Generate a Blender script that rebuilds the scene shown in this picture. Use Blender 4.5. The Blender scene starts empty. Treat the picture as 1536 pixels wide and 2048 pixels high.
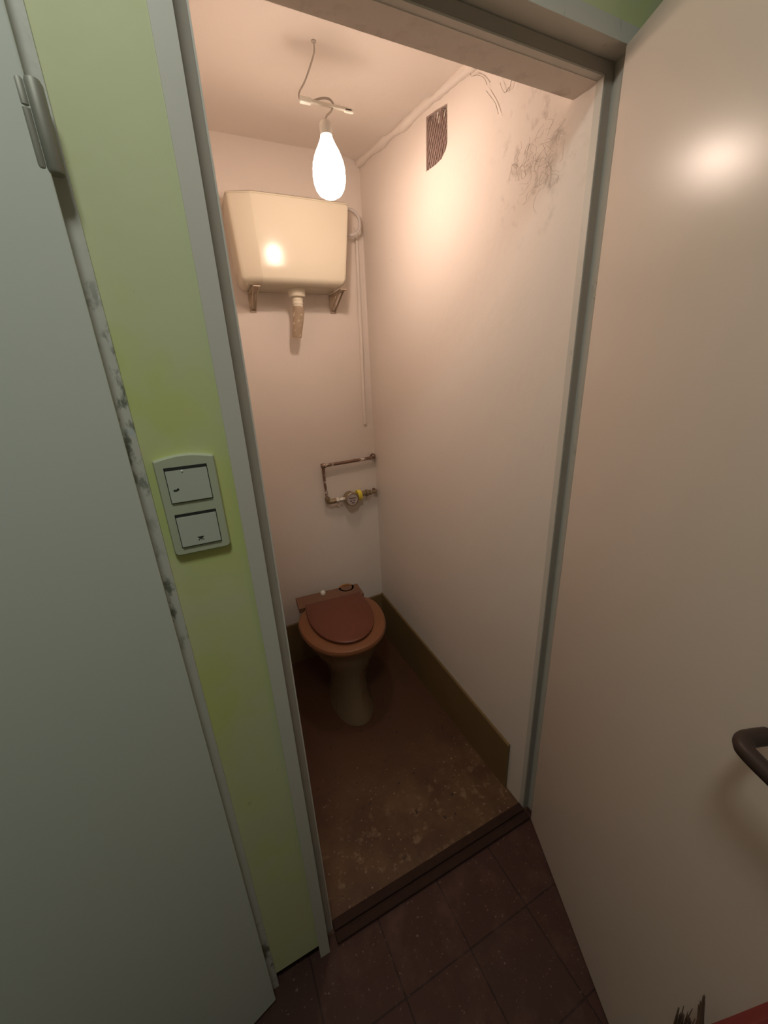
import bpy, bmesh, math, random
from mathutils import Vector, Matrix, noise

rnd = random.Random(7)
SC = bpy.context.scene
COL = SC.collection

# ------------------------------------------------------------------ camera, light, exposure
W, D, T, H = 0.7066, 1.174, 0.111, 1.97        # opening width, depth to back wall, frame depth, opening height
cam_data = bpy.data.cameras.new('camera')
cam = bpy.data.objects.new('camera', cam_data)
COL.objects.link(cam)
cam_data.sensor_fit = 'VERTICAL'
cam_data.sensor_height = 24.0
cam_data.lens = 779.77 / 2048.0 * 24.0
cam_data.clip_start = 0.02
r = Vector((-0.3318979, 0.1218696, -0.4363083))
rot = Matrix.Rotation(r.length, 3, r.normalized()) @ Matrix(((1, 0, 0), (0, 0, -1), (0, 1, 0)))
cam.matrix_world = Matrix.Translation((-0.08546, -0.62468, 1.48226)) @ rot.to_4x4()
SC.camera = cam

SC.view_settings.view_transform = 'Standard'
SC.view_settings.look = 'None'
SC.view_settings.gamma = 1.0
SC.view_settings.use_curve_mapping = False
SC.view_settings.exposure = 0.0

world = bpy.data.worlds.new('world')
SC.world = world
world.use_nodes = True
world.node_tree.nodes['Background'].inputs[0].default_value = (0.75, 0.95, 0.85, 1)
world.node_tree.nodes['Background'].inputs[1].default_value = 0.02

BULB_STRENGTH = 620.0            # filament
GLOBE_STRENGTH = 38.0
hl = bpy.data.lights.new('hall_ceiling_light', 'AREA')
hl.shape = 'DISK'
hl.size = 0.28
hl.energy = 7.6
hl.color = (0.94, 1.0, 0.92)
hall_light = bpy.data.objects.new('hall_ceiling_light', hl)
hall_light.location = (-0.16, -0.68, 2.56)
COL.objects.link(hall_light)

# ------------------------------------------------------------------ materials
def node_mat(name):
    m = bpy.data.materials.new(name)
    m.use_nodes = True
    nt = m.node_tree
    b = nt.nodes['Principled BSDF']
    return m, nt, b

def plain(name, col, rough=0.5, metal=0.0, spec=0.5, vary=0.0, scale=20.0, bump=0.0, bscale=60.0, bdist=0.002):
    """one colour with a procedural variation and a fine bump"""
    m, nt, b = node_mat(name)
    b.inputs['Roughness'].default_value = rough
    b.inputs['Metallic'].default_value = metal
    b.inputs['Specular IOR Level'].default_value = spec
    tc = nt.nodes.new('ShaderNodeTexCoord')
    nz = nt.nodes.new('ShaderNodeTexNoise')
    nz.inputs['Scale'].default_value = scale
    nz.inputs['Detail'].default_value = 6
    nt.links.new(tc.outputs['Object'], nz.inputs['Vector'])
    mx = nt.nodes.new('ShaderNodeMix')
    mx.data_type = 'RGBA'
    mx.inputs[6].default_value = tuple(c * (1 - vary) for c in col) + (1,)
    mx.inputs[7].default_value = tuple(min(1, c * (1 + vary)) for c in col) + (1,)
    nt.links.new(nz.outputs['Fac'], mx.inputs[0])
    nt.links.new(mx.outputs[2], b.inputs['Base Color'])
    if bump:
        n2 = nt.nodes.new('ShaderNodeTexNoise')
        n2.inputs['Scale'].default_value = bscale
        n2.inputs['Detail'].default_value = 5
        nt.links.new(tc.outputs['Object'], n2.inputs['Vector'])
        bp = nt.nodes.new('ShaderNodeBump')
        bp.inputs['Strength'].default_value = bump
        bp.inputs['Distance'].default_value = bdist
        nt.links.new(n2.outputs['Fac'], bp.inputs['Height'])
        nt.links.new(bp.outputs['Normal'], b.inputs['Normal'])
    return m

def base_of(m):
    """(node tree, socket currently feeding the base colour, the principled node)"""
    nt = m.node_tree
    b = nt.nodes['Principled BSDF']
    return nt, b.inputs['Base Color'].links[0].from_socket, b

def blotch(m, col, scale, lo, hi, amount=1.0, detail=6, stretch=(1, 1, 1), box=None, seed=0.0):
    """lay irregular dirt, paint or wear patches of another colour over the material; box = (axis, centre, halfwidth) keeps them to one zone"""
    nt, src, b = base_of(m)
    tc = nt.nodes.new('ShaderNodeTexCoord')
    mp = nt.nodes.new('ShaderNodeMapping')
    mp.inputs['Scale'].default_value = stretch
    mp.inputs['Location'].default_value = (seed, seed * 1.7, seed * .6)
    nt.links.new(tc.outputs['Object'], mp.inputs['Vector'])
    nz = nt.nodes.new('ShaderNodeTexNoise')
    nz.inputs['Scale'].default_value = scale
    nz.inputs['Detail'].default_value = detail
    nz.inputs['Roughness'].default_value = .6
    nt.links.new(mp.outputs['Vector'], nz.inputs['Vector'])
    rp = nt.nodes.new('ShaderNodeMapRange')
    rp.inputs[1].default_value = lo
    rp.inputs[2].default_value = hi
    rp.inputs[3].default_value = 0
    rp.inputs[4].default_value = amount
    nt.links.new(nz.outputs['Fac'], rp.inputs[0])
    fac = rp.outputs[0]
    for (ax, c, hw) in (box or []):
        sp = nt.nodes.new('ShaderNodeSeparateXYZ')
        nt.links.new(tc.outputs['Object'], sp.inputs[0])
        su = nt.nodes.new('ShaderNodeMath'); su.operation = 'SUBTRACT'; su.inputs[1].default_value = c
        nt.links.new(sp.outputs[ax], su.inputs[0])
        ab = nt.nodes.new('ShaderNodeMath'); ab.operation = 'ABSOLUTE'
        nt.links.new(su.outputs[0], ab.inputs[0])
        mr = nt.nodes.new('ShaderNodeMapRange')
        mr.inputs[1].default_value = hw
        mr.inputs[2].default_value = hw * .35
        mr.inputs[3].default_value = 0
        mr.inputs[4].default_value = 1
        nt.links.new(ab.outputs[0], mr.inputs[0])
        mu = nt.nodes.new('ShaderNodeMath'); mu.operation = 'MULTIPLY'
        nt.links.new(fac, mu.inputs[0]); nt.links.new(mr.outputs[0], mu.inputs[1])
        fac = mu.outputs[0]
    mx = nt.nodes.new('ShaderNodeMix')
    mx.data_type = 'RGBA'
    nt.links.new(fac, mx.inputs[0])
    nt.links.new(src, mx.inputs[6])
    mx.inputs[7].default_value = tuple(col) + (1,)
    nt.links.new(mx.outputs[2], b.inputs['Base Color'])
    return m

M = {}
M['plaster'] = plain('plaster_white', (.80, .72, .65), .75, vary=.02, scale=3, bump=.25, bscale=35, bdist=.004)
blotch(M['plaster'], (.45, .38, .30), 55, .70, .78, .5)
blotch(M['plaster'], (.36, .29, .24), 24, .54, .70, .55, detail=8, box=[(1, .20, .17), (2, 1.93, .20)])
M['ceiling'] = plain('plaster_ceiling', (.80, .72, .65), .8, vary=.02, scale=3, bump=.3, bscale=18, bdist=.006)
M['green'] = plain('green_wall_paint', (.63, .655, .39), .55, vary=.04, scale=5, bump=.15, bscale=25, bdist=.003)
blotch(M['green'], (.60, .66, .22), 4.5, .50, .66, .8, detail=3, seed=3.1)
blotch(M['green'], (.42, .45, .22), 40, .68, .75, .5)
M['enamel'] = plain('frame_enamel', (.62, .59, .53), .45, vary=.03, scale=8, bump=.12, bscale=30, bdist=.002)
blotch(M['enamel'], (.36, .36, .31), 30, .64, .74, .6, stretch=(1, 1, .4))
M['frame_worn'] = plain('frame_enamel_worn', (.58, .57, .52), .5, vary=.05, scale=10, bump=.3, bscale=40, bdist=.003)
blotch(M['frame_worn'], (.13, .14, .11), 60, .50, .60, .9, stretch=(1, 1, .5), box=[(2, 1.45, .20)])
blotch(M['frame_worn'], (.13, .14, .11), 60, .52, .62, .9, stretch=(1, 1, .5), box=[(2, 1.16, .12)])
blotch(M['frame_worn'], (.42, .52, .55), 20, .52, .60, .6, box=[(2, 1.44, .10)])
blotch(M['frame_worn'], (.10, .09, .06), 25, .48, .60, .85, box=[(2, .10, .22)])
M['door_paint'] = plain('door_grey_white', (.62, .65, .60), .5, vary=.02, scale=2, bump=.05, bscale=15, bdist=.001)
M['door_cream'] = plain('door_cream_white', (.70, .61, .53), .25, spec=.32, vary=.02, scale=2, bump=.04, bscale=14, bdist=.001)
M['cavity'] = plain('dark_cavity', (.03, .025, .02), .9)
M['seal'] = plain('door_seal_rubber', (.36, .325, .28), .7, vary=.1, scale=20)
M['metal'] = plain('hinge_metal', (.30, .29, .25), .55, metal=.4, vary=.15, scale=40)
M['screw'] = plain('screw_metal', (.70, .66, .58), .35, metal=.5)
M['switch'] = plain('switch_plastic', (.52, .55, .47), .4, vary=.02)
M['switch_plate'] = plain('switch_plate_plastic', (.50, .53, .39), .45, vary=.03)  # white plate with the wall's green reflection mixed into its colour
M['symbol'] = plain('symbol_print', (.03, .03, .03), .5)
M['indicator'] = plain('indicator_lens', (.95, .97, .9), .15)
M['hall_floor'] = None
M['wood_dark'] = plain('threshold_brown', (.040, .018, .012), .75, spec=.2, vary=.3, scale=30, bump=.2)
M['plinth'] = plain('olive_plinth_paint', (.20, .13, .055), .55, vary=.12, scale=8, bump=.2, bscale=30)
M['porcelain'] = plain('stained_porcelain', (.20, .135, .08), .25, vary=.05, scale=6)
blotch(M['porcelain'], (.11, .06, .03), 7, .52, .66, .7, stretch=(1, 1, .3))
M['lid'] = plain('brown_toilet_lid', (.15, .043, .022), .4, vary=.10, scale=10)
M['seat'] = plain('brown_toilet_seat', (.22, .085, .036), .4, vary=.12, scale=8)
M['plank'] = plain('brown_hinge_plank', (.19, .095, .055), .5, vary=.12, scale=14)
M['rubber'] = plain('orange_rubber', (.40, .18, .065), .55, vary=.15, scale=30)
M['cap'] = plain('white_bolt_cap', (.8, .78, .72), .4)
M['cistern'] = plain('cream_plastic', (.66, .60, .47), .16, spec=.3, vary=.015, scale=3)
M['pvc'] = plain('cream_pvc', (.76, .70, .56), .35, vary=.03, scale=12)
M['pvc_brown'] = plain('brown_stained_pvc', (.40, .30, .21), .5, vary=.2, scale=30)
blotch(M['pvc_brown'], (.75, .68, .55), 60, .58, .66, .8)
M['bracket'] = plain('rusty_bracket', (.50, .40, .30), .5, metal=.3, vary=.25, scale=40)
M['hose'] = plain('grey_hose', (.60, .55, .52), .4, vary=.05)
M['pipe'] = plain('old_copper_pipe', (.22, .13, .09), .45, metal=.4, vary=.3, scale=40)
blotch(M['pipe'], (.75, .70, .62), 38, .555, .60, .9)
M['brass'] = plain('tarnished_brass', (.34, .26, .16), .4, metal=.6, vary=.3, scale=60)
M['valve'] = plain('bright_valve', (.75, .70, .62), .3, metal=.7)
M['dial'] = plain('meter_dial', (.50, .42, .40), .3, vary=.1, scale=40)
M['dial_dark'] = plain('meter_marks', (.16, .11, .10), .5)
M['yellow'] = plain('yellow_collar', (.75, .60, .05), .45)
M['grille'] = plain('vent_metal', (.38, .27, .235), .6, metal=.2, vary=.25, scale=60)
M['grille_pale'] = plain('vent_paint_smears', (.78, .70, .62), .6)
M['vent_void'] = plain('vent_shaft', (.27, .19, .16), .9)
M['web'] = plain('cobweb_dust', (.40, .33, .28), .9)
M['wire'] = plain('pendant_wire', (.50, .45, .40), .5)
M['terminal'] = plain('terminal_plastic', (.80, .76, .66), .5)
M['terminal_pale'] = plain('terminal_white', (.88, .87, .78), .4)
M['socket'] = plain('socket_plastic', (.75, .72, .66), .5)
M['handle'] = plain('dark_brown_handle', (.038, .022, .018), .42, spec=.3, vary=.1)
M['red'] = plain('red_fabric', (.25, .036, .032), .85, vary=.12, scale=30, bump=.4, bscale=250, bdist=.001)
M['bristle'] = plain('brown_bristle', (.15, .09, .06), .7, vary=.3, scale=40)
M['broom_wood'] = plain('broom_wood', (.30, .19, .11), .6, vary=.2, scale=20)
M['hall_plain'] = plain('hall_wall_paint', (.26, .27, .2), .7, vary=.03, scale=4)

def tile_mat():
    m, nt, b = node_mat('hall_tiles')
    tc = nt.nodes.new('ShaderNodeTexCoord')
    mp = nt.nodes.new('ShaderNodeMapping')
    mp.inputs['Location'].default_value = (.075, .166, 0)
    nt.links.new(tc.outputs['Object'], mp.inputs['Vector'])
    br = nt.nodes.new('ShaderNodeTexBrick')
    br.offset = 0.0
    br.inputs['Color1'].default_value = (.066, .025, .019, 1)
    br.inputs['Color2'].default_value = (.058, .024, .018, 1)
    br.inputs['Mortar'].default_value = (.028, .012, .010, 1)
    br.inputs['Scale'].default_value = 1
    br.inputs['Mortar Size'].default_value = .0022
    br.inputs['Mortar Smooth'].default_value = .3
    br.inputs['Brick Width'].default_value = .1985
    br.inputs['Row Height'].default_value = .1985
    nt.links.new(mp.outputs[0], br.inputs['Vector'])
    nt.links.new(br.outputs['Color'], b.inputs['Base Color'])
    b.inputs['Roughness'].default_value = .65
    b.inputs['Specular IOR Level'].default_value = .3
    bp = nt.nodes.new('ShaderNodeBump')
    bp.inputs['Strength'].default_value = .4
    bp.inputs['Distance'].default_value = .002
    bp.invert = True
    nt.links.new(br.outputs['Fac'], bp.inputs['Height'])
    nt.links.new(bp.outputs['Normal'], b.inputs['Normal'])
    blotch(m, (.105, .053, .04), 9, .50, .72, .75)
    blotch(m, (.21, .14, .11), 95, .645, .70, .85, detail=3)
    return m
M['hall_floor'] = tile_mat()

def wc_floor_mat():
    m = plain('toilet_floor_screed', (.085, .033, .0125), .6, vary=.15, scale=6, bump=.3, bscale=50, bdist=.002)
    blotch(m, (.14, .072, .03), 6, .42, .62, .9, box=[(1, .12, .40)])
    blotch(m, (.22, .135, .07), 26, .56, .66, .8, box=[(1, .12, .22)])
    blotch(m, (.36, .26, .17), 85, .68, .72, .9, detail=2, box=[(1, .15, .4)])
    blotch(m, (.03, .014, .008), 32, .66, .70, .9, detail=3)
    return m
M['wc_floor'] = wc_floor_mat()

def emit_mat(name, col, strength, through=0.0):
    m = bpy.data.materials.new(name)
    m.use_nodes = True
    nt = m.node_tree
    nt.nodes.clear()
    out = nt.nodes.new('ShaderNodeOutputMaterial')
    e = nt.nodes.new('ShaderNodeEmission')
    e.inputs[0].default_value = tuple(col) + (1,)
    e.inputs[1].default_value = strength
    if through:
        tr = nt.nodes.new('ShaderNodeBsdfTransparent')
        mx = nt.nodes.new('ShaderNodeAddShader')
        ge = nt.nodes.new('ShaderNodeNewGeometry')
        mth = nt.nodes.new('ShaderNodeMath'); mth.operation = 'MULTIPLY_ADD'
        mth.inputs[1].default_value = -strength; mth.inputs[2].default_value = strength
        nt.links.new(ge.outputs['Backfacing'], mth.inputs[0])
        nt.links.new(mth.outputs[0], e.inputs[1])
        nt.links.new(tr.outputs[0], mx.inputs[0]); nt.links.new(e.outputs[0], mx.inputs[1])
        nt.links.new(mx.outputs[0], out.inputs[0])
    else:
        nt.links.new(e.outputs[0], out.inputs[0])
    return m
WARM = (1.0, .77, .63)
M['filament'] = emit_mat('glowing_filament', WARM, BULB_STRENGTH)
M['neck'] = emit_mat('glowing_glass_neck', (1.0, .86, .70), 4.0)
M['globe'] = emit_mat('lit_frosted_globe', WARM, GLOBE_STRENGTH, 1.0)

# ------------------------------------------------------------------ mesh helpers
def obj(name, bm, mats, parent=None, smooth=False, recalc=True, crisp=False):
    if recalc:
        bmesh.ops.recalc_face_normals(bm, faces=bm.faces[:])
    me = bpy.data.meshes.new(name)
    bm.to_mesh(me)
    bm.free()
    for m in (mats if isinstance(mats, (list, tuple)) else [mats]):
        me.materials.append(m)
    if smooth:
        for p in me.polygons:
            p.use_smooth = True
        try:
            me.set_sharp_from_angle(angle=math.radians(40))
        except Exception:
            pass
    o = bpy.data.objects.new(name, me)
    COL.objects.link(o)
    if crisp:
        wn = o.modifiers.new('weighted_normal', 'WEIGHTED_NORMAL')
        wn.weight = 80
        wn.keep_sharp = True
    if parent:
        o.parent = parent
        o.matrix_parent_inverse = Matrix()
    return o

def tag(o, label=None, cat=None, group=None, kind=None):
    if label: o['label'] = label
    if cat: o['category'] = cat
    if group: o['group'] = group
    if kind: o['kind'] = kind
    return o

def empty(name, loc, label, cat, kind=None, rotz=0.0):
    o = bpy.data.objects.new(name, None)
    o.empty_display_size = .05
    o.location = loc
    o.rotation_euler = (0, 0, rotz)
    COL.objects.link(o)
    return tag(o, label, cat, kind=kind)

def box(bm, lo, hi, bevel=0.0, seg=2, mat=0):
    vs = [bm.verts.new((x, y, z)) for x in (lo[0], hi[0]) for y in (lo[1], hi[1]) for z in (lo[2], hi[2])]
    fs = []
    for q in ((0, 1, 3, 2), (4, 6, 7, 5), (0, 4, 5, 1), (2, 3, 7, 6), (0, 2, 6, 4), (1, 5, 7, 3)):
        fs.append(bm.faces.new([vs[i] for i in q]))
    for f in fs:
        f.material_index = mat
    if bevel:
        es = list({e for f in fs for e in f.edges})
        bmesh.ops.bevel(bm, geom=es, offset=bevel, segments=seg, affect='EDGES', profile=.5)
    return bm

def boxes(*lst, bevel=0.0):
    bm = bmesh.new()
    for a in lst:
        box(bm, a[0], a[1], bevel)
    return bm

def loft(bm, rings, cap=True, closed=True):
    """rings: lists of points with equal counts"""
    vr = [[bm.verts.new(p) for p in rg] for rg in rings]
    n = len(vr[0])
    for a, b in zip(vr, vr[1:]):
        for i in range(n if closed else n - 1):
            j = (i + 1) % n
            bm.faces.new((a[i], a[j], b[j], b[i]))
    if cap:
        bm.faces.new(vr[0][::-1]); bm.faces.new(vr[-1])
    return bm

def lathe(bm, prof, n=24, at=(0, 0, 0), axis='Z'):
    rings = []
    for (rad, h) in prof:
        rg = []
        for i in range(n):
            a = 2 * math.pi * i / n
            u, v = rad * math.cos(a), rad * math.sin(a)
            p = {'Z': (u, v, h), 'X': (h, u, v), 'Y': (u, h, v)}[axis]
            rg.append((p[0] + at[0], p[1] + at[1], p[2] + at[2]))
        rings.append(rg)
    return loft(bm, rings)

def smooth_path(pts, k=8):
    P = [Vector(p) for p in pts]
    out = []
    for i in range(len(P) - 1):
        p0, p1, p2, p3 = P[max(i - 1, 0)], P[i], P[i + 1], P[min(i + 2, len(P) - 1)]
        for j in range(k):
            t = j / k
            out.append(.5 * ((2 * p1) + (p2 - p0) * t + (2 * p0 - 5 * p1 + 4 * p2 - p3) * t * t + (3 * p1 - p0 - 3 * p2 + p3) * t ** 3))
    out.append(P[-1])
    return out

def tube(bm, pts, rad, n=10, mat=0):
    P = [Vector(p) for p in pts]
    up = None
    rings = []
    for i, p in enumerate(P):
        t = (P[min(i + 1, len(P) - 1)] - P[max(i - 1, 0)]).normalized()
        if up is None:
            up = t.orthogonal().normalized()
        up = (up - t * up.dot(t)).normalized()
        s = t.cross(up)
        rr = rad[i] if isinstance(rad, (list, tuple)) else rad
        rings.append([p + (up * math.cos(2 * math.pi * k / n) + s * math.sin(2 * math.pi * k / n)) * rr for k in range(n)])
    before = set(bm.faces)
    loft(bm, rings)
    for f in bm.faces:
        if f not in before:
            f.material_index = mat
    return bm

def prism(bm, poly, lo, hi, axis):
    """polygon in the two other axes, extruded along axis"""
    def pt(u, v, w):
        return {0: (w, u, v), 1: (u, w, v), 2: (u, v, w)}[axis]
    return loft(bm, [[pt(u, v, lo) for u, v in poly], [pt(u, v, hi) for u, v in poly]])

# ------------------------------------------------------------------ setting: floors, walls, ceilings
def structure(name, bm, m, label=None, **k):
    return tag(obj(name, bm, m, **k), label, None, kind='structure')

HX0, HX1, HY0, HZ = -1.15, 1.25, -1.45, 2.62
structure('floor', boxes(((HX0, HY0, -.03), (HX1, .03, 0))), M['hall_floor'], 'dark brown square tiles of the hallway floor')
structure('floor_inner', boxes(((-.02, .03, -.03), (W + .02, D + .02, .002))), M['wc_floor'], 'dirty brown screed floor of the toilet room')

# back wall of the toilet room
structure('wall_back', boxes(((-.12, D, -.03), (W + .15, D + .08, 2.5))), M['plaster'], 'white back wall of the toilet room')
structure('wall_left', boxes(((-.09, T - .001, -.03), (-.004, D, 2.5))), M['plaster'], 'white left wall of the toilet room')

# right wall with the vent hole cut into it
def right_wall():
    bm = bmesh.new()
    x = W + .002
    outer = [(.050, -.03), (D + .02, -.03), (D + .02, 2.5), (.050, 2.5)]
    hole = [(.660, 2.190), (.606, 2.182), (.549, 2.170), (.547, 2.085), (.552, 2.072), (.575, 2.057), (.610, 2.055), (.662, 2.058)]
    def loop(pts, xx):
        vs = [bm.verts.new((xx, y, z)) for y, z in pts]
        return vs, [bm.edges.new((vs[i], vs[(i + 1) % len(vs)])) for i in range(len(vs))]
    vo, eo = loop(outer, x)
    vh, eh = loop(hole, x)
    bmesh.ops.triangle_fill(bm, use_beauty=True, use_dissolve=False, edges=eo + eh)
    back = [bm.verts.new((x + .022, v.co.y, v.co.z)) for v in vh]
    for i in range(len(vh)):
        j = (i + 1) % len(vh)
        bm.faces.new((vh[i], vh[j], back[j], back[i]))
    f = bm.faces.new(back)
    f.material_index = 1
    # closed outside so that the wall has thickness
    ob = [bm.verts.new((x + .10, v.co.y, v.co.z)) for v in vo]
    for i in range(4):
        j = (i + 1) % 4
        bm.faces.new((vo[i], vo[j], ob[j], ob[i]))
    bm.faces.new(ob)
    structure('wall_right', bm, [M['plaster'], M['vent_void']], 'white right wall of the toilet room with a vent opening')
    return hole
HOLE = right_wall()

# uneven plaster ceiling that slopes down where it meets the right wall
def ceiling_inner():
    bm = bmesh.new()
    nx, ny = 40, 44
    g = []
    for j in range(ny + 1):
        row = []
        for i in range(nx + 1):
            x = -.03 + (W + .06) * i / nx
            y = T - .04 + (D - T + .06) * j / ny
            t = max(0.0, min(1.0, (x - .60) / .11))
            z = 2.160 + .112 * y - .016 * t * t
            z += .004 * noise.noise((x * 5, y * 5, 0))
            row.append(bm.verts.new((x, y, z)))
        g.append(row)
    for j in range(ny):
        for i in range(nx):
            bm.faces.new((g[j][i], g[j][i + 1], g[j + 1][i + 1], g[j + 1][i]))
    ret = bmesh.ops.extrude_face_region(bm, geom=bm.faces[:])
    for v in ret['geom']:
        if isinstance(v, bmesh.types.BMVert):
            v.co.z = 2.5
    structure('ceiling_inner', bm, M['ceiling'], 'white plastered ceiling of the toilet room', smooth=True)
ceiling_inner()

# lumpy plaster fillet where the ceiling meets the right wall
bm = bmesh.new()
fp, fr = [], []
for k in range(61):
    y = .10 + (D - .10) * k / 60
    fp.append((W - .003 + .003 * noise.noise((y * 9, 0, 1)), y, 2.160 + .112 * y - .016 - .004 + .006 * noise.noise((y * 7, 3, 0))))
    fr.append(.012 + .006 * noise.noise((y * 11, 5, 2)) + .004 * noise.noise((y * 35, 1, 2)))
tube(bm, fp, fr, 12)
structure('trim_4', bm, M['plaster'], 'rough plaster fillet along the ceiling above the vent', smooth=True)

# wall between hall and toilet room: green towards the hall
FX = .048                                   # how far the steel frame reaches beyond the opening
PX = -.160                                  # right edge of the left door's casing
def front_wall():
    bm = bmesh.new()
    y0, y1 = .004, T - .002
    box(bm, (PX - .004, y0, .05), (-FX + .004, y1, 2.5))             # pillar between the two doors
    box(bm, (PX - .004, y0 + .022, -.01), (-FX + .004, y1, .055), mat=1)   # broken, dark foot of the pillar
    box(bm, (-FX + .004, y0, H + FX - .004), (W + FX - .004, y1, 2.5))  # over the toilet door
    box(bm, (-.02, .054, H - .001), (W + .01, y1, 2.4), mat=2)          # plastered lintel behind the frame
    box(bm, (W + FX - .004, y0, -.01), (HX1, y1, 2.5))               # to the right
    box(bm, (HX0, y0, H + FX - .004), (PX - .004, y1, 2.5))          # over the left door
    structure('wall_front', bm, [M['green'], M['cavity'], M['plaster']], 'pale green painted wall strip between the two doors')
front_wall()
# the rest of the hall, behind and beside the camera
structure('ceiling', boxes(((HX0, HY0, HZ), (HX1, .10, HZ + .05))), M['ceiling'], 'hallway ceiling')
structure('wall_north', boxes(((HX0, .002, 2.5), (HX1, T, HZ))), M['hall_plain'], 'upper hallway wall')
structure('wall_hall_back', boxes(((HX0, HY0 - .05, -.03), (HX1, HY0, HZ))), M['hall_plain'], 'hallway wall opposite the toilet')
structure('wall_hall_right', boxes(((HX1, HY0, -.03), (HX1 + .05, .10, HZ))), M['hall_plain'], 'right end wall of the hallway')
structure('wall_hall_left', boxes(((HX0 - .05, HY0, -.03), (HX0, .10, HZ))), M['hall_plain'], 'left end wall of the hallway')
# dark room behind the left door
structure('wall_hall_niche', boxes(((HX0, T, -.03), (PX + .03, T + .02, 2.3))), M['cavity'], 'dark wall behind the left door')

# painted plinth bands
bm = bmesh.new()                            # right wall: band rises a little towards the back
loft(bm, [[(W + .003, T + .012, .0), (W - .006, T + .012, .0), (W - .006, T + .012, .212), (W - .002, T + .012, .217), (W + .003, T + .012, .217)],
          [(W + .003, D - .001, .0), (W - .006, D - .001, .0), (W - .006, D - .001, .272), (W - .002, D - .001, .277), (W + .003, D - .001, .277)]])
structure('baseboard_right', bm, M['plinth'], 'olive brown plinth along the right toilet wall')
bm = bmesh.new()
loft(bm, [[(-.003, D + .001, .0), (-.003, D - .006, .0), (-.003, D - .006, .232), (-.003, D - .002, .237), (-.003, D + .001, .237)],
          [(W - .006, D + .001, .0), (W - .006, D - .006, .0), (W - .006, D - .006, .268), (W - .006, D - .002, .273), (W - .006, D + .001, .273)]])
structure('baseboard_back', bm, M['plinth'], 'olive brown plinth along the back toilet wall')

# steel frame of the toilet door: one profile swept up, across and down
def frame_sweep(prof, x0, x1, top, zlo=0.0):
    bm = bmesh.new()
    def ring(kind):
        out = []
        for (u, y) in prof:
            if kind == 0: out.append((x0 - u, y, zlo))
            if kind == 1: out.append((x0 - u, y, top + u))
            if kind == 2: out.append((x1 + u, y, top + u))
            if kind == 3: out.append((x1 + u, y, zlo))
        return out
    loft(bm, [ring(k) for k in range(4)])
    bmesh.ops.bevel(bm, geom=[e for e in bm.edges if e.calc_face_angle(0) > .8], offset=.0022, segments=2, affect='EDGES', profile=.5)
    return bm
PROF = [(.0, .040), (.022, .040), (.022, .0), (FX, .0), (FX, .012), (.040, .012), (.040, .056), (.0, .056)]
trim1 = structure('trim_1', frame_sweep(PROF, 0, W, H), M['enamel'], 'pale grey steel frame around the open toilet doorway', smooth=True, crisp=True)
bm = frame_sweep([(.003, .0402), (.003, .0380), (.0195, .0365), (.0195, .0402)], 0, W, H)
obj('door_seal', bm, M['seal'], trim1, smooth=True)['label'] = 'dull dark rubber seal along the stop'
for z in (1.640, 1.612):
    bm = bmesh.new()
    lathe(bm, [(.0005, -.002), (.0042, -.0018), (.0052, -.0004), (.0052, .0006)], 16, (0, 0, 0), 'X')
    o = obj('screw', bm, M['screw'], trim1, smooth=True)
    o.location = (W + .0215, .016, z)
    bm = bmesh.new()
    box(bm, (-.0024, -.0004, -.0022), (-.0016, .0004, .0022))
    box(bm, (-.0024, -.0022, -.0004), (-.0016, .0022, .0004))
    obj('screw_slot', bm, M['symbol'], o)
# casing of the left door, dirty and worn
LPROF = [(.0, .040), (.022, .040), (.022, .0), (.05, .0), (.05, .012), (.040, .012), (.040, T), (.0, T)]
trim2 = structure('trim_2', frame_sweep([(u, y) for u, y in LPROF], -1.0, PX - .05, H), M['frame_worn'], 'scuffed whitish steel frame of the door on the left', smooth=True, crisp=True)
# threshold between tile and screed: two brown strips with a groove
bm = bmesh.new()
box(bm, (.002, .002, .0), (W - .002, .024, .010), .003)
box(bm, (.002, .030, .0), (W - .002, .056, .013), .003)
box(bm, (.002, .022, .0), (W - .002, .032, .005))
structure('trim_3', bm, M['wood_dark'], 'dark brown grooved threshold strip under the toilet doorway')

# ------------------------------------------------------------------ left door, standing slightly open
A1 = math.radians(15.5)
door1 = empty('door_1', (-.176, -.009, 0), 'greyish white flush door standing ajar on the left', 'door', 'structure', 0)
bm = bmesh.new()
# local x runs away from the hinge, local y towards the hall
box(bm, (.0, -.022, .012), (.80, .018, 1.985), .003)
leaf1 = obj('door_leaf', bm, M['door_paint'], door1, smooth=True, crisp=True)
leaf1.rotation_euler = (0, 0, math.pi + A1)
bm = bmesh.new()
HZ0, HZ1 = 1.692, 1.770
lathe(bm, [(.0005, HZ0), (.0075, HZ0), (.0085, HZ0 + .002), (.0085, HZ1 - .006), (.007, HZ1 - .002), (.003, HZ1), (.0005, HZ1)], 20, (.008, -.012, 0))
hinge1 = obj('hinge', bm, M['metal'], door1, smooth=True)
bm = bmesh.new()
lathe(bm, [(.0005, HZ0 + .002), (.005, HZ0 + .002), (.0055, HZ0 + .004), (.0055, HZ0 + .050), (.0005, HZ0 + .051)], 14, (-.0025, -.0150, 0))
obj('knuckle', bm, M['metal'], hinge1, smooth=True)
bm = bmesh.new()
lathe(bm, [(.0005, HZ0 + .0525), (.0055, HZ0 + .0525), (.0055, HZ1 - .006), (.004, HZ1 - .003), (.0005, HZ1 - .003)], 14, (-.0025, -.0150, 0))
obj('knuckle', bm, M['metal'], hinge1, smooth=True)

# ------------------------------------------------------------------ toilet door, open into the hall
AO = math.radians(67.5)
door2 = empty('door_2', (.702, -.002, 0), 'cream white flush toilet door swung open on the right', 'door', 'structure', AO + math.pi)
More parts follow.
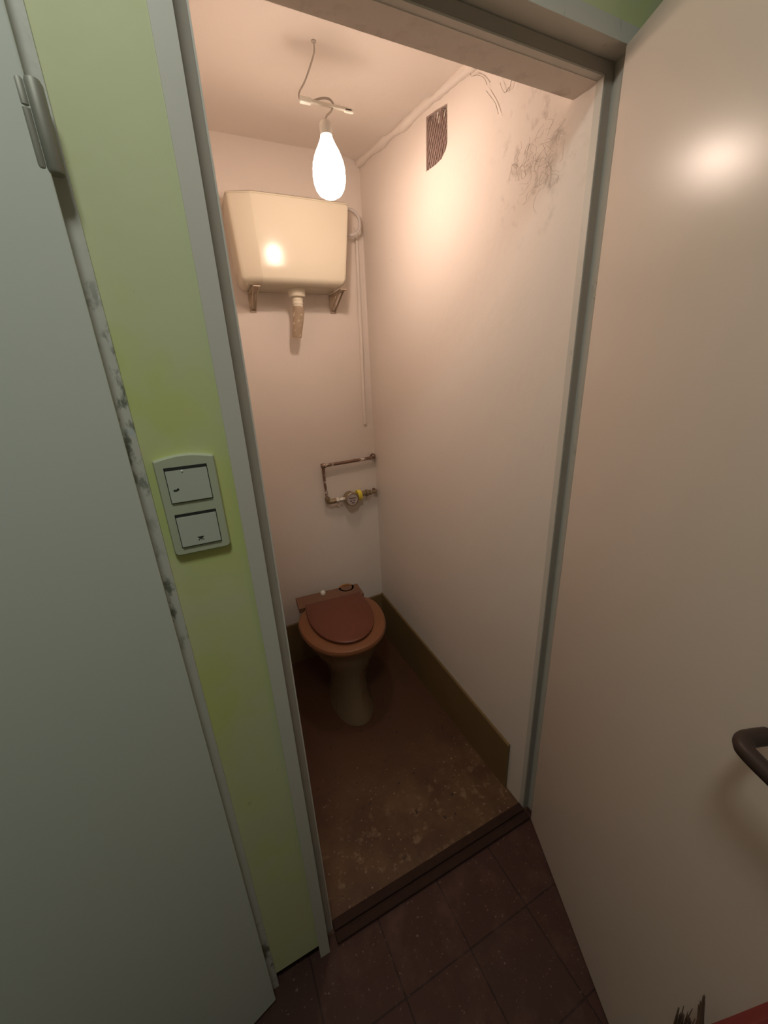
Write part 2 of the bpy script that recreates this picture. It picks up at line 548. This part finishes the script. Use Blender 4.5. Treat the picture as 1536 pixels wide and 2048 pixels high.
# local x runs along the leaf (away from the hinges), local y negative = towards the camera side
bm = bmesh.new()
box(bm, (.0, .0, .010), (.745, .026, 1.988), .0012)
box(bm, (-.0, .024, .004), (.760, .042, 1.998), .003)      # overlapping lip on the far side
leaf2 = obj('door_leaf', bm, M['door_cream'], door2, smooth=True, crisp=True)

# dark lever handle with its tip turned back to the leaf
bm = bmesh.new()
HZL = 1.034
pts = [(.722, -.004), (.722, -.030), (.720, -.045), (.712, -.053), (.697, -.056), (.62, -.056), (.566, -.057), (.552, -.053), (.545, -.045), (.543, -.034), (.542, -.012)]
pts = [(x, y, HZL) for x, y in pts]
tube(bm, smooth_path(pts, 4), .0104, 18)
hobj = obj('door_handle', bm, M['handle'], door2, smooth=True)
bm = bmesh.new()
lathe(bm, [(.001, -.007), (.020, -.007), (.024, -.004), (.025, .0)], 28, (.722, 0, HZL), 'Y')
obj('rose', bm, M['handle'], hobj, smooth=True)
bm = bmesh.new()
lathe(bm, [(.001, -.004), (.022, -.004), (.025, -.002), (.025, .0)], 28, (.722, 0, .945), 'Y')
box(bm, (.720, -.0046, .936), (.724, -.0038, .952))
obj('keyhole_rose', bm, M['handle'], hobj, smooth=True)

# ------------------------------------------------------------------ light switch between the doors
sw = empty('light_switch', (-.1095, .004, 1.232), 'double white rocker light switch on the green wall strip', 'light switch')
bm = bmesh.new()
poly = []
def rc(cx, cz, rr, a0, a1, n=5):
    return [(cx + rr * math.cos(math.radians(a0 + (a1 - a0) * i / n)), cz + rr * math.sin(math.radians(a0 + (a1 - a0) * i / n))) for i in range(n + 1)]
poly += rc(-.034, .006, .006, 180, 270) + rc(.034, .006, .006, 270, 360)
poly += [(.040, .144)] + [(.038 - .076 * i / 12, .146 + .0055 * math.sin(math.pi * i / 12)) for i in range(13)] + [(-.040, .144)]
inner = [(x * .955, .075 + (z - .075) * .975) for x, z in poly]
loft(bm, [[(x, .0, z) for x, z in poly], [(x, -.006, z) for x, z in poly], [(x, -.0095, z) for x, z in inner]])
obj('switch_plate', bm, M['switch_plate'], sw, smooth=True, crisp=True)
for k, (z0, z1) in enumerate(((.083, .134), (.013, .064))):
    bm = bmesh.new()
    prism(bm, [(-.0085, z0), (-.0125, z0 + .001), (-.0112, z1 - .004), (-.0085, z1 - .004)], -.027, .027, 0)
    rk = obj('rocker', bm, M['switch'], sw)
    bm = bmesh.new()
    t = .0006
    box(bm, (-.0282, -.0098, z1 - .0035), (.0282, -.0092, z1 + .001))       # dark gap above the pressed rocker
    box(bm, (-.0282, -.0098, z0 - .0012), (-.0272, -.0092, z1))
    box(bm, (.0272, -.0098, z0 - .0012), (.0282, -.0092, z1))
    box(bm, (-.0282, -.0098, z0 - .0012), (.0282, -.0092, z0 - .0004))
    obj('gap', bm, M['symbol'], rk)
    bm = bmesh.new()
    zs = z0 + .019 if k == 0 else z0 + .011
    y = -.0128
    if k == 0:
        box(bm, (-.0215, y, zs - .0010), (-.0165, y + .0012, zs + .0012))
        lathe(bm, [(.0003, -.0006), (.0015, -.0004), (.0015, .0008)], 10, (-.0155, y + .0006, zs + .0012), 'Y')
    else:
        prism(bm, [(-.0045, zs + .0022), (-.0012, zs - .0006), (.0012, zs - .0006), (.0045, zs + .0022)], y, y + .0012, 1)
        for sx in (-1, 1):
            prism(bm, [(sx * .0010, zs - .0004), (sx * .0018, zs - .0004), (sx * .0042, zs - .0038), (sx * .0033, zs - .0038)], y, y + .0012, 1)
        prism(bm, [(-.0004, zs - .0006), (.0004, zs - .0006), (.0004, zs - .0034), (-.0004, zs - .0034)], y, y + .0012, 1)
    obj('symbol', bm, M['symbol'], rk)
    if k == 0:
        bm = bmesh.new()
        lathe(bm, [(.0003, -.0012), (.0012, -.0008), (.0016, .0008)], 12, (-.0055, -.0115, z1 - .0052), 'Y')
        obj('indicator', bm, M['indicator'], rk, smooth=True)

# ------------------------------------------------------------------ toilet
YAW = math.radians(-4)
wc = empty('toilet', (.353, .86, .002), 'old toilet with brown seat and lid on a cream pedestal pan', 'toilet', rotz=YAW)
def oval(cy, hw, lf, lb, z, n=40, cx=0.0, pw=2.0):
    """egg shaped ring: half width hw, reach lf to the front and lb to the back"""
    out = []
    for i in range(n):
        a = 2 * math.pi * i / n
        c, s = math.cos(a), math.sin(a)
        e = 2 / pw
        x = hw * math.copysign(abs(c) ** e, c)
        y = (lb if s > 0 else lf) * math.copysign(abs(s) ** e, s)
        out.append((cx + x, cy + y, z))
    return out
bm = bmesh.new()
L = [(-.06, .098, .175, .20, .0), (-.06, .094, .170, .20, .018), (-.06, .082, .150, .19, .05), (-.055, .078, .140, .19, .12), (-.05, .082, .140, .19, .19),
     (-.035, .102, .165, .19, .25), (-.02, .140, .200, .20, .31), (-.005, .168, .228, .20, .355), (.0, .178, .240, .20, .385), (.0, .180, .243, .20, .398), (.0, .174, .236, .195, .404)]
rings = [oval(*l) for l in L]
rings += [oval(.0, .135, .185, .13, .402), oval(.0, .125, .17, .12, .36), oval(-.01, .09, .12, .08, .27), oval(-.01, .04, .05, .04, .21)]
loft(bm, rings)
pan = obj('pan', bm, M['porcelain'], wc, smooth=True)
bm = bmesh.new()                                        # trap that runs back to the wall
tube(bm, smooth_path([(0, .10, .20), (0, .18, .23), (0, .24, .20), (.0, .300, .17)], 6), .052, 20)
obj('trap', bm, M['porcelain'], pan, smooth=True)
bm = bmesh.new()                                        # open flush inlet with its rubber cone
lathe(bm, [(.028, .34), (.030, .375), (.040, .385), (.042, .420), (.039, .432), (.030, .432), (.028, .39), (.010, .38)], 24, (.095, .222, 0))
obj('flush_inlet', bm, M['rubber'], wc, smooth=True)['label'] = 'orange rubber flush inlet cone behind the seat'
bm = bmesh.new()                                        # seat ring
def seat_ring(g, z):
    return oval(-.005, .193 + g, .262 + g, .165 + g * .5, z, 56, pw=2.15)
def seat_hole(g, z):
    return oval(-.02, .105 + g, .150 + g, .10 + g, z, 56)
loft(bm, [seat_hole(.004, .408), seat_ring(-.004, .408), seat_ring(.0, .413), seat_ring(.0, .422), seat_ring(-.004, .430), seat_ring(-.014, .434),
          seat_hole(.006, .432), seat_hole(0, .426), seat_hole(.0, .412), seat_hole(.004, .408)], cap=False)
bmesh.ops.remove_doubles(bm, verts=bm.verts[:], dist=1e-5)
obj('seat', bm, M['seat'], wc, smooth=True)
def lid_outline(g, n=40):
    """straight across the back, round to the front"""
    pts = []
    hw, back, side, front = .145 + g, .128 + g, .02, .225 + g
    pts += [(-hw * .95, back), (hw * .95, back)]
    for i in range(n + 1):
        a = math.pi * i / n
        pts.append((hw * math.cos(a), side - (front + side) * math.sin(a) ** .9 if 0 < i < n else side))
    return pts
bm = bmesh.new()
loft(bm, [[(x, y, .4355) for x, y in lid_outline(-.012)], [(x, y, .4355) for x, y in lid_outline(-.003)], [(x, y, .440) for x, y in lid_outline(0)], [(x, y, .447) for x, y in lid_outline(0)], [(x, y, .451) for x, y in lid_outline(-.005)],
          [(x, y, .4525) for x, y in lid_outline(-.03)]])
obj('lid', bm, M['lid'], wc, smooth=True, crisp=True)
bm = bmesh.new()                                        # plank the hinges sit on
box(bm, (-.166, .130, .404), (.160, .238, .432), .004)
pl = obj('hinge_plank', bm, M['plank'], wc, smooth=True, crisp=True)
bm = bmesh.new()
lathe(bm, [(.012, .432), (.013, .440), (.010, .448), (.004, .452), (.0005, .4525)], 16, (-.030, .212, 0))
obj('bolt_cap', bm, M['cap'], pl, smooth=True)
for sx in (-.115, .105):
    bm = bmesh.new()
    tube(bm, [(sx - .02, .131, .440), (sx + .02, .131, .440)], .0065, 12)
    obj('hinge', bm, M['plank'], pl, smooth=True)

# ------------------------------------------------------------------ high level cistern
ci = empty('cistern', (.36, D, 1.80), 'cream plastic high level cistern on brackets under the bulb', 'cistern')
def ci_ring(z, s, inset=0.0, drop=0.0):
    """plan outline at height z: flat front, left panel folded back; s slides from top width to bottom width"""
    def lerp(a, b): return a + (b - a) * s
    xl, xc, xr = lerp(-.213, -.200), lerp(-.136, -.128), lerp(.222, .192)
    i = inset
    pts = [(xl + .016 + i, -.001), (xl + i * .8, -.020), (xl + i, -.138 + i * .5), (xl + .006 + i, -.146 + i), (xl + .016 + i, -.150 + i),
           (xc - .003, -.1735 + i), (xc + .003, -.175 + i), (0.05, -.177 + i), (xr - .012 - i, -.175 + i), (xr - .004 - i, -.171 + i), (xr - i, -.160 + i), (xr + .006 - i, -.02), (xr + .0 - i, -.001)]
    return [(x, y, z) for x, y in pts]
bm = bmesh.new()
rings = [ci_ring(-.002, 1, .030), ci_ring(.002, 1, .016), ci_ring(.010, 1, .006), ci_ring(.022, .98, .0)]
rings += [ci_ring(.022 + .236 * k / 6, .98 - .95 * k / 6, 0) for k in range(1, 7)]
rings += [ci_ring(.266, .02, .002)]
loft(bm, rings)
tank = obj('tank', bm, M['cistern'], ci, smooth=True, crisp=True)
bm = bmesh.new()
loft(bm, [ci_ring(.2655, .02, .003), ci_ring(.267, .02, .0005), ci_ring(.270, .0, .001), ci_ring(.274, .0, .006), ci_ring(.275, .0, .02)])
obj('cistern_lid', bm, M['cistern'], ci, smooth=True, crisp=True)
# outlet nut, tail and the broken off brown pipe
ox, oy = .012, -.085
bm = bmesh.new()
lathe(bm, [(.012, .004), (.028, .002), (.0335, -.002), (.0340, -.006), (.0325, -.026), (.030, -.029), (.012, -.029)], 28, (ox, oy, 0))
nut = obj('outlet_nut', bm, M['pvc'], ci, smooth=True)
bm = bmesh.new()
prof = [(.010, -.027), (.0195, -.028), (.0195, -.034), (.0215, -.035), (.0215, -.040), (.0195, -.041), (.0195, -.047), (.0215, -.048), (.0215, -.054), (.0195, -.055), (.0190, -.064), (.010, -.065)]
lathe(bm, prof, 24, (ox, oy, 0))
obj('ribbed_tail', bm, M['pvc'], nut, smooth=True)
bm = bmesh.new()
tube(bm, [(ox, oy, -.060), (ox + .000, oy + .004, -.085), (ox - .006, oy + .010, -.125), (ox - .013, oy + .016, -.165), (ox - .014, oy + .017, -.175)], [.0215, .022, .0205, .019, .0175], 22)
obj('flush_pipe_stub', bm, M['pvc_brown'], nut, smooth=True)['label'] = 'brown stained stub of the broken flush pipe'
# angle brackets
for nm, bx in (('l', -.150), ('r', .186)):
    bm = bmesh.new()
    box(bm, (bx - .013, -.150, -.009), (bx + .013, -.002, -.005), .0008)          # arm under the tank
    box(bm, (bx - .013, -.005, -.075), (bx + .013, -.001, -.005), .0008)          # leg on the wall
    prism(bm, [(-.140, -.0055), (-.118, -.0055), (-.003, -.062), (-.003, -.074)], bx - .010, bx - .007, 0)   # diagonal strut
    prism(bm, [(-.140, -.0055), (-.118, -.0055), (-.003, -.062), (-.003, -.074)], bx + .007, bx + .010, 0)
    br_ = obj('bracket', bm, M['bracket'], ci)
    bm = bmesh.new()
    lathe(bm, [(.0005, -.004), (.004, -.0035), (.005, .0)], 10, (bx, -.005, -.058), 'Y')
    obj('screw', bm, M['screw'], br_, smooth=True)
# inlet hose looping beside the tank
bm = bmesh.new()
hp = [(.224, -.075, .300), (.250, -.075, .318), (.285, -.075, .312), (.303, -.074, .285), (.300, -.073, .255), (.278, -.072, .236), (.250, -.070, .232), (.226, -.070, .236)]
hp = [(x, y, z - .03) for x, y, z in hp]
tube(bm, smooth_path(hp, 6), .0058, 12)
obj('inlet_hose', bm, M['hose'], ci, smooth=True)['label'] = 'pale grey hose looping out of the tank side'

# ------------------------------------------------------------------ painted pipe up the back wall beside the cistern
bm = bmesh.new()
tube(bm, smooth_path([(.676, D - .006, 2.05), (.673, D - .006, 1.90), (.668, D - .007, 1.60), (.664, D - .006, 1.40), (.664, D - .005, 1.24)], 4), .0075, 12)
pc = tag(obj('wall_pipe', bm, M['plaster'], smooth=True), 'thin white painted pipe running down the back wall by the corner', 'pipe')

# ------------------------------------------------------------------ water pipe with the meter
wp = empty('water_pipe', (.418, D, .90), 'old copper water pipe loop with round meter on the back wall', 'water pipe')
def lp(x, y, z): return (x - .418, y, z - .90)
bm = bmesh.new()
tube(bm, smooth_path([lp(.695, -.002, 1.078), lp(.692, -.022, 1.077), lp(.68, -.028, 1.076), lp(.56, -.030, 1.073), lp(.44, -.030, 1.0705), lp(.424, -.030, 1.069)], 5), .0078, 14)
up = obj('pipe', bm, M['pipe'], wp, smooth=True)
bm = bmesh.new()
lathe(bm, [(.0005, -.003), (.013, -.003), (.015, .0), (.013, .003), (.0005, .003)], 18, lp(.695, -.004, 1.078), 'Y')
obj('wall_flange', bm, M['pipe'], up, smooth=True)
bm = bmesh.new()
tube(bm, [lp(.424, -.030, 1.075), lp(.424, -.030, 1.05), lp(.4235, -.031, 1.0), lp(.425, -.032, .95), lp(.429, -.034, .895)], [.0075, .0075, .0062, .0062, .0075], 14)
obj('pipe', bm, M['pipe'], wp, smooth=True)
bm = bmesh.new()
lathe(bm, [(.001, -.012), (.0115, -.010), (.0125, 0), (.0115, .010), (.001, .012)], 16, lp(.425, -.030, 1.070), 'X')
obj('elbow', bm, M['pipe'], wp, smooth=True)
bm = bmesh.new()
tube(bm, smooth_path([lp(.428, -.034, .912), lp(.429, -.034, .897), lp(.437, -.035, .889), lp(.452, -.035, .889), lp(.478, -.035, .890)], 4), .0125, 16)
obj('elbow', bm, M['brass'], wp, smooth=True)
bm = bmesh.new()
lathe(bm, [(.006, .470), (.014, .470), (.0165, .474), (.0165, .484), (.012, .486), (.010, .494), (.014, .495), (.014, .505), (.009, .507), (.009, .525)], 6, lp(0, -.035, .8905), 'X')
obj('union_nut', bm, M['valve'], wp)
mt_c = lp(.547, -.055, .890)
bm = bmesh.new()
lathe(bm, [(.001, .045), (.026, .045), (.031, .040), (.033, .010), (.0355, .004), (.0355, -.010), (.032, -.013), (.030, -.0125), (.0295, -.009), (.001, -.009)], 36, mt_c, 'Y')
mt = obj('water_meter', bm, M['brass'], wp, smooth=True)
bm = bmesh.new()
lathe(bm, [(.0005, -.0095), (.028, -.0095), (.029, -.0085)], 36, mt_c, 'Y')
dl = obj('dial', bm, M['dial'], mt)
bm = bmesh.new()
cx, cy, cz = mt_c
for (u0, u1, v0, v1) in ((-.017, .017, .004, .010), (-.014, -.003, -.010, -.004), (.003, .014, -.008, -.003), (-.006, .010, -.020, -.015)):
    box(bm, (cx + u0, cy - .0104, cz + v0), (cx + u1, cy - .0094, cz + v1), .0002)
obj('register', bm, M['dial_dark'], dl)
bm = bmesh.new()
lathe(bm, [(.010, .582), (.0255, .582), (.027, .585), (.027, .600), (.0255, .603), (.010, .603)], 26, lp(0, -.036, .897), 'X')
obj('collar', bm, M['yellow'], wp, smooth=True)['label'] = 'yellow plastic collar'
bm = bmesh.new()
lathe(bm, [(.006, .600), (.0135, .601), (.0135, .625), (.010, .627), (.010, .632), (.0185, .633), (.0185, .642), (.010, .644), (.0095, .650), (.014, .651), (.014, .660), (.0085, .662), (.0085, .690)], 14, lp(0, -.034, .900), 'X')
obj('stop_valve', bm, M['brass'], wp, smooth=True)
bm = bmesh.new()
tube(bm, smooth_path([lp(.676, -.034, .900), lp(.686, -.032, .901), lp(.690, -.022, .902), lp(.690, -.001, .903)], 5), .0085, 12)
obj('pipe', bm, M['pipe'], wp, smooth=True)

# ------------------------------------------------------------------ expanded metal vent grille in the right wall
vg = empty('vent_grille', (W + .006, .605, 2.12), 'small dark metal mesh vent grille high on the right wall', 'vent')
def inside(y, z):
    c = False
    n = len(HOLE)
    for i in range(n):
        (y1, z1), (y2, z2) = HOLE[i], HOLE[(i + 1) % n]
        if (z1 > z) != (z2 > z) and y < (y2 - y1) * (z - z1) / (z2 - z1) + y1:
            c = not c
    return c
bm, bm2 = bmesh.new(), bmesh.new()
sy, sz = .0145, .026
for i in range(-1, 12):
    for j in range(-1, 14):
        y, z = .540 + i * sy + (sy / 2 if j % 2 else 0), 2.045 + j * sz / 2
        for dy in (-1, 1):
            y2, z2 = y + dy * sy / 2, z + sz / 2
            if not (inside(y, z) and inside(y2, z2)):
                continue
            pale = z > 2.138 and z < 2.172 and .562 < y < .622 and dy == -1 and i % 2 == 0
            tgt = bm2 if pale else bm
            tube(tgt, [(0, y - .605, z - 2.12), (.0015 * dy, y2 - .605, z2 - 2.12)], .0019, 5)
obj('mesh', bm, M['grille'], vg)
obj('painted_strands', bm2, M['grille_pale'], vg)['label'] = 'pale paint smeared strands at the top of the mesh'
bm = bmesh.new()
for i in range(len(HOLE)):
    a, b = HOLE[i], HOLE[(i + 1) % len(HOLE)]
    tube(bm, [(.0, (a[0] - .605) * .985, (a[1] - 2.12) * .985), (.0, (b[0] - .605) * .985, (b[1] - 2.12) * .985)], .0022, 6)
obj('rim', bm, M['grille'], vg)

# ------------------------------------------------------------------ cobwebs on the right wall
def cobweb(name, label, strands, rad):
    bm = bmesh.new()
    for s in strands:
        p = smooth_path([(W - .0035 + rnd.uniform(-.002, .002), y, z) for y, z in s], 4)
        tube(bm, p, [rad * rnd.uniform(.5, 1.2) for _ in p], 4)
    return tag(obj(name, bm, M['web']), label, 'cobweb')
cobweb('cobweb', 'dusty cobweb hook and arc on the right wall near the doorway top', [
    [(.323, 2.101), (.316, 2.088), (.308, 2.076), (.298, 2.073), (.293, 2.078)], [(.286, 2.090), (.287, 2.078), (.291, 2.070)],
    [(.372, 2.110), (.356, 2.092), (.338, 2.070), (.325, 2.045)], [(.43, 2.165), (.41, 2.158), (.385, 2.140), (.37, 2.120)],
    [(.45, 2.182), (.44, 2.176), (.435, 2.17)]], .0008)
st = []
for (y0, z0, n) in ((.215, 1.925, 12), (.165, 1.925, 12), (.135, 1.90, 8), (.21, 1.885, 10), (.25, 1.91, 8), (.17, 1.875, 9)):
    for k in range(n):
        y, z = y0 + rnd.uniform(-.035, .035), z0 + rnd.uniform(-.030, .030)
        a = rnd.uniform(0, 6.28)
        s = []
        for q in range(rnd.randint(3, 6)):
            s.append((max(.118, min(.42, y)), z))
            a += rnd.gauss(0, .8)
            y += .012 * math.cos(a); z += .012 * math.sin(a)
        st.append(s)
cobweb('cobweb', 'wispy grey cobweb patch on the right wall beside the door frame', st, .00030)

# ------------------------------------------------------------------ bulb hanging on its wire
pd = empty('pendant_bulb', (.335, .556, 2.223), 'glowing bare bulb hanging on a kinked wire from the ceiling', 'lamp')
def pp(x, y, z): return ((x - .388) * .89, (y - .707) * .89, (z - 2.308) * .89)
bm = bmesh.new()
lathe(bm, [(.0005, -.004), (.006, -.003), (.007, .003)], 14, (0, 0, 0))
tube(bm, smooth_path([pp(.388, .707, 2.306), pp(.390, .715, 2.290), pp(.378, .722, 2.262), pp(.362, .732, 2.232), pp(.347, .739, 2.212), pp(.344, .740, 2.199), pp(.352, .740, 2.194), pp(.366, .740, 2.196)], 6), .0021, 8)
obj('wire', bm, M['wire'], pd, smooth=True)
bm = bmesh.new()
box(bm, pp(.360, .735, 2.193), pp(.500, .745, 2.200), .001)
tb = obj('terminal_strip', bm, M['terminal'], pd)
bm = bmesh.new()
box(bm, pp(.345, .733, 2.189), pp(.378, .747, 2.202), .002)
obj('terminal_end', bm, M['terminal_pale'], tb)
bm = bmesh.new()
box(bm, pp(.478, .735, 2.190), pp(.506, .745, 2.199), .002)
obj('terminal_end', bm, M['terminal_pale'], tb)
bm = bmesh.new()
tube(bm, smooth_path([pp(.385, .740, 2.199), pp(.410, .738, 2.208), pp(.432, .738, 2.210), pp(.444, .740, 2.202), pp(.437, .741, 2.186), pp(.422, .741, 2.172), pp(.416, .741, 2.158)], 6), .0026, 8)
obj('wire', bm, M['wire'], pd, smooth=True)
BX, BY = .025, .030                          # bulb axis from the ceiling mount
at = (BX, BY, -2.223)
bm = bmesh.new()
lathe(bm, [(.002, 2.092), (.011, 2.091), (.015, 2.086), (.016, 2.074), (.0155, 2.062), (.002, 2.061)], 24, at)
obj('socket', bm, M['socket'], pd, smooth=True)
bm = bmesh.new()
lathe(bm, [(.002, 2.062), (.0145, 2.062), (.017, 2.054), (.024, 2.040), (.031, 2.028), (.0365, 2.016), (.0365, 2.013), (.002, 2.014)], 32, at)
gn = obj('bulb_neck', bm, M['neck'], pd, smooth=True)
bm = bmesh.new()
lathe(bm, [(.0362, 2.014), (.0400, 2.004), (.0425, 1.990), (.0430, 1.976), (.0415, 1.960), (.037, 1.946), (.029, 1.935), (.016, 1.928), (.0008, 1.926)], 40, at)
gb = obj('globe', bm, M['globe'], pd, smooth=True)
bm = bmesh.new()
bmesh.ops.create_icosphere(bm, subdivisions=2, radius=.011, matrix=Matrix.Translation((at[0], at[1], 1.998 - 2.223)))
obj('filament', bm, M['filament'], gb, smooth=True)

# ------------------------------------------------------------------ red cloth hanging from the door handle, bristly stand-in for an unidentified brown tuft beside it
mw = Matrix.Translation((.702, -.002, 0)) @ Matrix.Rotation(AO + math.pi, 4, 'Z')
def dl2w(d, off, z):
    return mw @ Vector((d, -off, z))
bm = bmesh.new()
rings = []
NR, NS = 26, 72
for j in range(NR + 1):
    t = j / NR
    z = 1.060 - t * .634
    hw = .012 + .130 * t
    ho = .012 + .018 * min(1, t * 2)
    cdd = .716 + .030 * min(1, t * 3.2)
    rg = []
    for k in range(NS):
        a = 2 * math.pi * k / NS
        f = 1 + (.09 * min(1, t * 3)) * math.sin(7 * a + 1.3 * math.sin(3 * t)) * (.6 + .4 * t) + .05 * math.sin(15 * a + 2)
        u, v = hw * math.cos(a) * f, ho * math.sin(a) * f
        rg.append(dl2w(cdd + u, .058 + .034 * min(1, t * 4) + v, z - .02 * t * math.sin(5 * a) + (.012 * math.cos(a) if j == 0 else 0)))
    rings.append(rg)
rings = [[sum((Vector(p) for p in rings[0]), Vector()) / NS + (Vector(p) - sum((Vector(q) for q in rings[0]), Vector()) / NS) * .3 + Vector((0, 0, .006)) for p in rings[0]]] + rings
loft(bm, rings)
org = dl2w(.725, .058, 1.04)
bmesh.ops.translate(bm, verts=bm.verts[:], vec=-org)
rc_ = tag(obj('red_cloth', bm, M['red'], smooth=True), 'red cloth hanging from the dark handle of the open door', 'cloth')
rc_.location = org

bw = empty('broom', dl2w(.598, .070, 0), 'brown broom propped bristles up against the open door', 'broom')
def bp_(d, off, z): return dl2w(d, off, z) - dl2w(.598, .070, 0)
bm = bmesh.new()
tube(bm, [bp_(.598, .070, .0), bp_(.598, .025, .375)], .010, 14)
obj('broom_stick', bm, M['broom_wood'], bw, smooth=True)
bm = bmesh.new()
rg = []
for (z, s_) in ((.362, .7), (.367, 1), (.392, 1), (.397, .8)):
    rg.append([bp_(.604 + .028 * s_ * math.copysign(abs(math.cos(a)) ** .5, math.cos(a)), .022 + .012 * s_ * math.copysign(abs(math.sin(a)) ** .5, math.sin(a)), z) for a in [2 * math.pi * k / 32 for k in range(32)]])
loft(bm, rg)
obj('broom_head', bm, M['broom_wood'], bw, smooth=True)
bm = bmesh.new()
for k in range(90):
    d, o_ = .604 + rnd.uniform(-.024, .024), .022 + rnd.uniform(-.009, .009)
    tip = bp_(d + rnd.gauss(0, .003) + (d - .604) * .15, o_ + rnd.gauss(0, .002), .468 + rnd.uniform(-.012, .012))
    b0 = bp_(d, o_, .388)
    tube(bm, [b0, b0.lerp(tip, .5), tip], [.0018, .0014, .0005], 4)
for k in range(16):                                     # one tuft of longer, clumped bristles
    b0 = bp_(.612 + rnd.uniform(-.006, .006), .022 + rnd.uniform(-.004, .004), .388)
    tip = bp_(.5945 + rnd.uniform(-.003, .0015), .022 + rnd.uniform(-.001, .001), .560 - abs(rnd.gauss(0, .014)))
    mid = bp_(.6055 + rnd.uniform(-.004, .004), .022 + rnd.uniform(-.003, .003), .48)
    tube(bm, [b0, mid, tip], [.0030, .0034, .0008], 5)
obj('bristles', bm, M['bristle'], bw)
